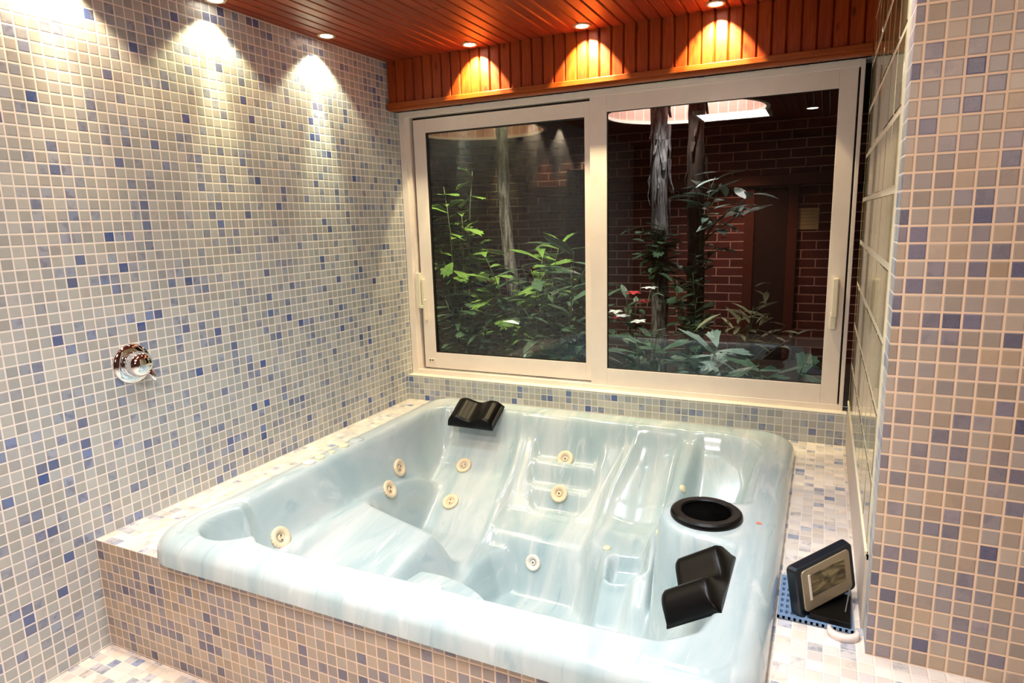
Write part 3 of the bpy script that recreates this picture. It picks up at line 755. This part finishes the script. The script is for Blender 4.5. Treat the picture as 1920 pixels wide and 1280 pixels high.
for i, (cx, cy, r) in enumerate(WELLS):
    me = bpy.data.meshes.new('brick_lining'); vs = []; fs = []; uvs = []
    for k in range(N + 1):
        a = 2 * PI * k / N
        for z in (GC, GC + .9): vs.append((cx + r * math.cos(a), cy + r * math.sin(a), z))
    for k in range(N): fs.append((2 * k, 2 * k + 1, 2 * k + 3, 2 * k + 2)); uvs += [(2 * PI * r * (k / N), 0), (2 * PI * r * (k / N), .9), (2 * PI * r * ((k + 1) / N), .9), (2 * PI * r * ((k + 1) / N), 0)]
    me.from_pydata(vs, [], fs); me.update(); ul = me.uv_layers.new(name='UVMap')
    for q_, uv in enumerate(uvs): ul.data[q_].uv = uv
    me.materials.append(M_shaft)
    sk = thing('light_well', ['round brick-lined light well above the two trunks', 'round brick-lined light well at left, dimly lit'][i], 'light well', (cx, cy, GC))
    o = bpy.data.objects.new('brick_lining', me); COL.objects.link(o); o.parent = sk; o.matrix_parent_inverse = Matrix.Translation((cx, cy, GC)).inverted()
    b = MB(); b.lathe([(r + .02, -.006), (r - .012, -.006), (r - .012, .02), (r + .02, .02)], N, 0, None, None, True); b.build('edge_ring', M_caulk, sk, smooth=False)
    b = MB(); b.lathe([(0, .9), (r, .9)], N); b.build('cover', M_plaster, sk)
    if i == 0:
        for dx in (-.28, .28): area((cx + dx, cy + .36, GC + .70), (cx + dx, cy + .66, GC + .2), .3, .2, 18, (1.0, .90, .92))
    else:
        area((cx, cy + .34, GC + .70), (cx, cy + .64, GC + .2), .5, .2, 5, (1.0, .72, .42))
# spots added by the window to light the plants, no lamps seen there
spot((.10, .40, 1.85), (.1, 1.1, .3), 130, (1.0, .98, .66), 48, .7, .03)
spot((.80, .40, 1.85), (.8, .9, .2), 70, (.97, 1.0, .88), 42, .7, .03)
spot((1.65, .35, 1.85), (1.6, .7, .0), 90, (.90, .98, 1.0), 42, .7, .03)
spot((1.5, 2.9, 1.85), (1.5, 3.7, -.1), 60, (1.0, .45, .30), 36, 1.0, .05)  # reddish spot added to lift the far bricks, no lamp there
spot((1.15, 2.02, 2.3), (1.08, 2.45, .8), 120, (.95, 1.0, 1.0), 27, .8, .05)
for gx_, ge, gc in ((-.14, 34, (1, .90, .62)), (-.36, 16, (1, .86, .42)), (-.62, 12, (1, .55, .30)), (-1.15, 22, (.86, 1.0, .40))):
    spot((gx_, 3.60, 1.88), (gx_, 3.64, 0), ge, gc, 26, .9, .012)
gdl = copy_tree(dl); gdl.location = (2.07, 3.06, GC - .002); gdl['label'] = 'lone downlight seen through the right pane in the dark garden ceiling'; gdl.scale = (1.5, 1.5, 1.5); gdl['group'] = 'reflected downlights'  # glowing fixture modelled in place of a lamp mirrored by the glass
# things on the far wall
door = thing('reflected_door_1', 'dark red door and posts standing in for a reflection in the right pane', 'door', (1.75, GB, GF), kind='structure')  # solid stand-in for a door frame mirrored in the pane
b = MB(); b.box((-.16, -.03, 0), (.14, 0, 1.66)); b.build('reflected_door_leaf', M_darkwood, door, bevel=.004)
for xx in (-.25, .14):
    b = MB(); b.box((xx, -.05, 0), (xx + .09, 0, 1.72)); b.build('reflected_door_post', M_redwood, door, bevel=.004)
pn = MB(); pn.box((-.30, -.06, 0), (.16, -.03, 1.95)); dp = thing('leaning_panel', 'tall dark red panel leaning against the brick wall at left', 'panel', (-.10, 3.55, GF))
pn.build('board', M_darkwood, dp, bevel=.004); b = MB(); b.box((-.30, -.068, 0), (-.27, -.058, 1.95)); b.build('edge_strip', M_redwood, dp); dp.rotation_euler = (-.03, .05, 0)
nt = thing('paper_notice', 'square yellowed paper notice on the far brick wall', 'notice', (2.05, GB - .001, .98))
b = MB(); b.box((-.11, -.008, -.10), (.11, 0, .10)); b.build('sheet', M_paper, nt)
b = MB()
for k in range(5): b.box((-.085, -.0095, .07 - k * .032), (.085 - .02 * (k % 2), -.008, .074 - k * .032))
b.build('ink_lines', M_ink, nt)
rl = MB(); rl.box((-.9, 3.60, 1.30), (2.5, 3.69, 1.40)); tag(rl.build('wooden_beam', M_redwood, bevel=.005), 'dark horizontal wooden beam across the far brick wall', 'beam')

# trunks
def trunk(name, label, x, y, z1, r, mat, sheath=False, lean=(0, 0)):
    t = thing(name, label, 'tree trunk', (x, y, GF)); b = MB(); n = 34; pts = []; rad = []
    for i in range(n):
        f = i / (n - 1); z = f * (z1 - GF)
        pts.append((lean[0] * f + .012 * math.sin(f * 7), lean[1] * f + .01 * math.cos(f * 5), z)); rad.append(r * (1.1 - .2 * f) * (1 + .06 * math.sin(i * 1.9) + .04 * math.sin(i * 5.1)))
    b.tube(pts, rad, 18); b.build('stem', mat, t, smooth=True)
    if sheath:
        b = MB(); rs = random.Random(3)
        for i in range(26 if mat is M_bark1 else 7):
            f = .50 + .5 * rs.random(); z = f * (z1 - GF); a = rs.random() * 2 * PI; rr = r * .98
            L = .16 + .2 * rs.random(); wd = .025 + .03 * rs.random(); p = Vector((lean[0] * f + rr * math.cos(a), lean[1] * f + rr * math.sin(a), z))
            out = Vector((math.cos(a), math.sin(a), 0)); tn = Vector((-math.sin(a), math.cos(a), 0)); vs = []
            for k in range(5):
                g = k / 4; c = p - Vector((0, 0, L * g)) + out * (.008 + .045 * g * g * rs.random()); ww = wd * (1 - g * .8)
                vs += [c - tn * ww, c + tn * ww, c + out * .004 + tn * ww, c + out * .004 - tn * ww]
            fs = []
            for k in range(4):
                for e in range(4): fs.append((k * 4 + e, k * 4 + (e + 1) % 4, (k + 1) * 4 + (e + 1) % 4, (k + 1) * 4 + e))
            b.add(vs, fs)
        b.build('bark_flakes', mat, t)
    return t
trunk('palm_trunk', 'pale shaggy palm trunk rising into the light well', .93, 2.5, 2.7, .070, M_bark1, True)
trunk('palm_trunk', 'smooth dark brown trunk right of the pale shaggy one', 1.235, 2.5, 2.7, .068, M_bark2, True)
trunk('palm_trunk', 'slim grey trunk seen through the left pane', -.02, 1.6, 1.95, .050, M_bark1, False, (-.10, .0))

# plants
def leaf(b, p, d, up, L, W, rs, kind, mi=0):
    """one real leaf with thickness, p base, d direction"""
    d = d.normalized(); side = d.cross(up).normalized(); nrm = side.cross(d).normalized()
    if kind == 'fish':
        outline = [(-.06, 0), (-.30, .45), (-.52, .80), (-.40, .82), (-.30, .98), (-.16, .88), (-.02, 1.06), (.12, .90), (.30, .96), (.36, .80), (.50, .74), (.28, .42), (.06, 0)]
    elif kind == 'blade':
        outline = [(-.04, 0), (-.32, .25), (-.42, .5), (-.30, .78), (0, 1.05), (.30, .78), (.42, .5), (.32, .25), (.04, 0)]
    else:
        outline = [(-.03, 0), (-.25, .10), (-.75, .12), (-.42, .30), (-.85, .52), (-.38, .52), (-.45, .92), (-.12, .68), (0, 1.1), (.12, .68), (.45, .92), (.38, .52), (.85, .52), (.42, .30), (.75, .12), (.25, .10), (.03, 0)]
    droop = .25 + .35 * rs.random(); fold = .25 * rs.random(); vs = []; n = len(outline)
    for sgn in (0, 1):
        for (a, t) in outline:
            a2 = a * (1 + .2 * (rs.random() - .5) * (1 - sgn)) if sgn == 0 else a
            c = p + d * (L * t) + side * (W * a) - nrm * (droop * L * t * t * .5) + nrm * (abs(a) * W * fold) + nrm * (-.0012 * sgn)
            vs.append(c)
    mid0 = len(vs)
    for sgn in (0, 1):
        vs.append(p + d * (L * .45) - nrm * (droop * L * .1) - nrm * .0012 * sgn)
    fs = []
    for k in range(n - 1):
        fs.append((k, k + 1, mid0)); fs.append((n + k + 1, n + k, mid0 + 1)); fs.append((k, n + k, n + k + 1, k + 1))
    fs.append((n - 1, 0, mid0)); fs.append((n, 2 * n - 1, mid0 + 1))
    b.add(vs, fs, mi)
def shrub(name, label, x, y, z0, top, n_stem, spread, kind, mats, L=.15, W=.09, seed=1, lean=(0, 0), per=12, group=None, low=.25):
    rs = random.Random(seed); t = thing(name, label, 'plant', (x, y, z0), group); sb = MB(); lb = MB()
    for i in range(n_stem):
        a = rs.random() * 2 * PI; sp_ = spread * (.25 + .75 * rs.random()); H = (top - z0) * (.55 + .45 * rs.random())
        end = Vector((math.cos(a) * sp_ + lean[0], math.sin(a) * sp_ + lean[1], H)); pts = []
        for k in range(8):
            f = k / 7; pts.append(Vector((end.x * f ** 1.5, end.y * f ** 1.5, H * (f ** .85))) + Vector((.01 * math.sin(f * 6 + i), .01 * math.cos(f * 5 + i), 0)))
        sb.tube(pts, [.007 * (1 - .7 * k / 7) for k in range(8)], 6)
        for q_ in range(per):
            f = low + (1 - low) * (q_ + rs.random()) / per; k = min(6, int(f * 7)); p = pts[k].lerp(pts[k + 1], f * 7 - k)
            az = rs.random() * 2 * PI; el = -.25 + .9 * rs.random()
            d = Vector((math.cos(az) * math.cos(el), math.sin(az) * math.cos(el), math.sin(el)))
            s_ = .65 + .6 * rs.random()
            leaf(lb, p, d, Vector((rs.random() * .6 - .3, rs.random() * .6 - .3, 1)), L * s_, W * s_, rs, kind)
    sb.build('stems', M_stem, t, smooth=True); lb.build('foliage', mats, t)
    return t
GA = 'leafy plants in the indoor garden'
shrub('fishtail_palm', 'tall bright green plant at the far left of the left pane', -.16, .95, GF, 1.40, 12, .30, 'fish', M_leafA, .18, .09, 3, (0, 0), 20, GA)
shrub('leafy_shrub', 'dense dark green shrub low in the left corner of the left pane', .10, .70, GF, .62, 9, .26, 'fish', M_leafB, .18, .09, 5, (0, 0), 14, GA)
shrub('leafy_shrub', 'broad green shrub in the middle of the left pane', .42, .85, GF, .92, 14, .36, 'fish', M_leafA, .21, .09, 8, (0, 0), 18, GA)
shrub('leafy_shrub', 'grey-green shrub at the right side of the left pane', .80, .62, GF, .86, 14, .34, 'blade', M_leafB, .21, .07, 12, (0, 0), 16, GA)
shrub('leafy_shrub', 'wide shrub behind the middle of the left pane', .30, 1.35, GF, 1.1, 12, .5, 'blade', M_leafB, .22, .075, 15, (0, 0), 15, GA)
shrub('aralia', 'low plant with large lobed leaves just behind the left pane corner', .88, .52, GF, .34, 7, .18, 'fish', M_leafA, .20, .10, 18, (0, 0), 8, GA, .6)
shrub('aralia', 'low plant with pale lobed leaves at the foot of the right pane', 1.60, .62, GF, .34, 7, .20, 'fish', M_leafD, .24, .13, 21, (0, 0), 5, GA, .80)
shrub('aralia', 'low dark lobed plant beside the window mullion in the right pane', 1.28, .56, GF, .38, 6, .16, 'fish', M_leafB, .20, .085, 24, (0, 0), 9, GA, .6)
shrub('aralia', 'low dark plant in the bottom right corner of the right pane', 2.02, .58, GF, .27, 6, .18, 'fish', M_leafB, .20, .11, 27, (0, 0), 8, GA, .6)
shrub('pale_shrub', 'thin plant with pale pinkish drooping leaves before the far wall', 1.66, 1.9, GF, .60, 8, .36, 'blade', M_leafC, .17, .045, 31, (.1, 0), 6, GA, .7)
shrub('dark_shrub', 'dark shrub at the foot of the brown trunk', 1.30, 2.2, GF, .62, 9, .22, 'fish', M_leafB, .16, .08, 33, (0, 0), 14, GA)
# climbers on the trunks
shrub('climbing_plant', 'cluster of glossy leaves spreading right from the dark trunk', 1.30, 2.38, .74, 1.36, 6, .30, 'blade', M_leafD, .25, .10, 36, (.22, -.10), 6, GA, .45)
shrub('climbing_plant', 'glossy climbing leaves around the pale trunk', .93, 2.36, .40, .98, 8, .20, 'fish', M_leafB, .17, .085, 39, (0, 0), 10, GA, .35)
shrub('climbing_plant', 'small leafy sprays low on the dark trunk', 1.26, 2.38, .25, .86, 6, .18, 'fish', M_leafB, .15, .07, 41, (.04, 0), 9, GA, .35)
fl = shrub('flowering_plant', 'white and red flowering plant beside the window mullion', 1.10, 1.15, GF, .58, 8, .18, 'blade', M_leafB, .16, .05, 44, (0, 0), 10, GA)
b = MB(); rs = random.Random(9)
for i in range(7):
    c = Vector((rs.uniform(-.16, .14), rs.uniform(-.12, .1), 1.0 - .42 * rs.random()))
    for k in range(5):
        a = 2 * PI * k / 5 + i; leaf(b, c, Vector((math.cos(a), math.sin(a) - .3, .3)), Vector((0, 0, 1)), .055, .05, rs, 'blade', 0 if i % 3 else 1)
b.build('blossoms', [M_flower, M_red], fl)
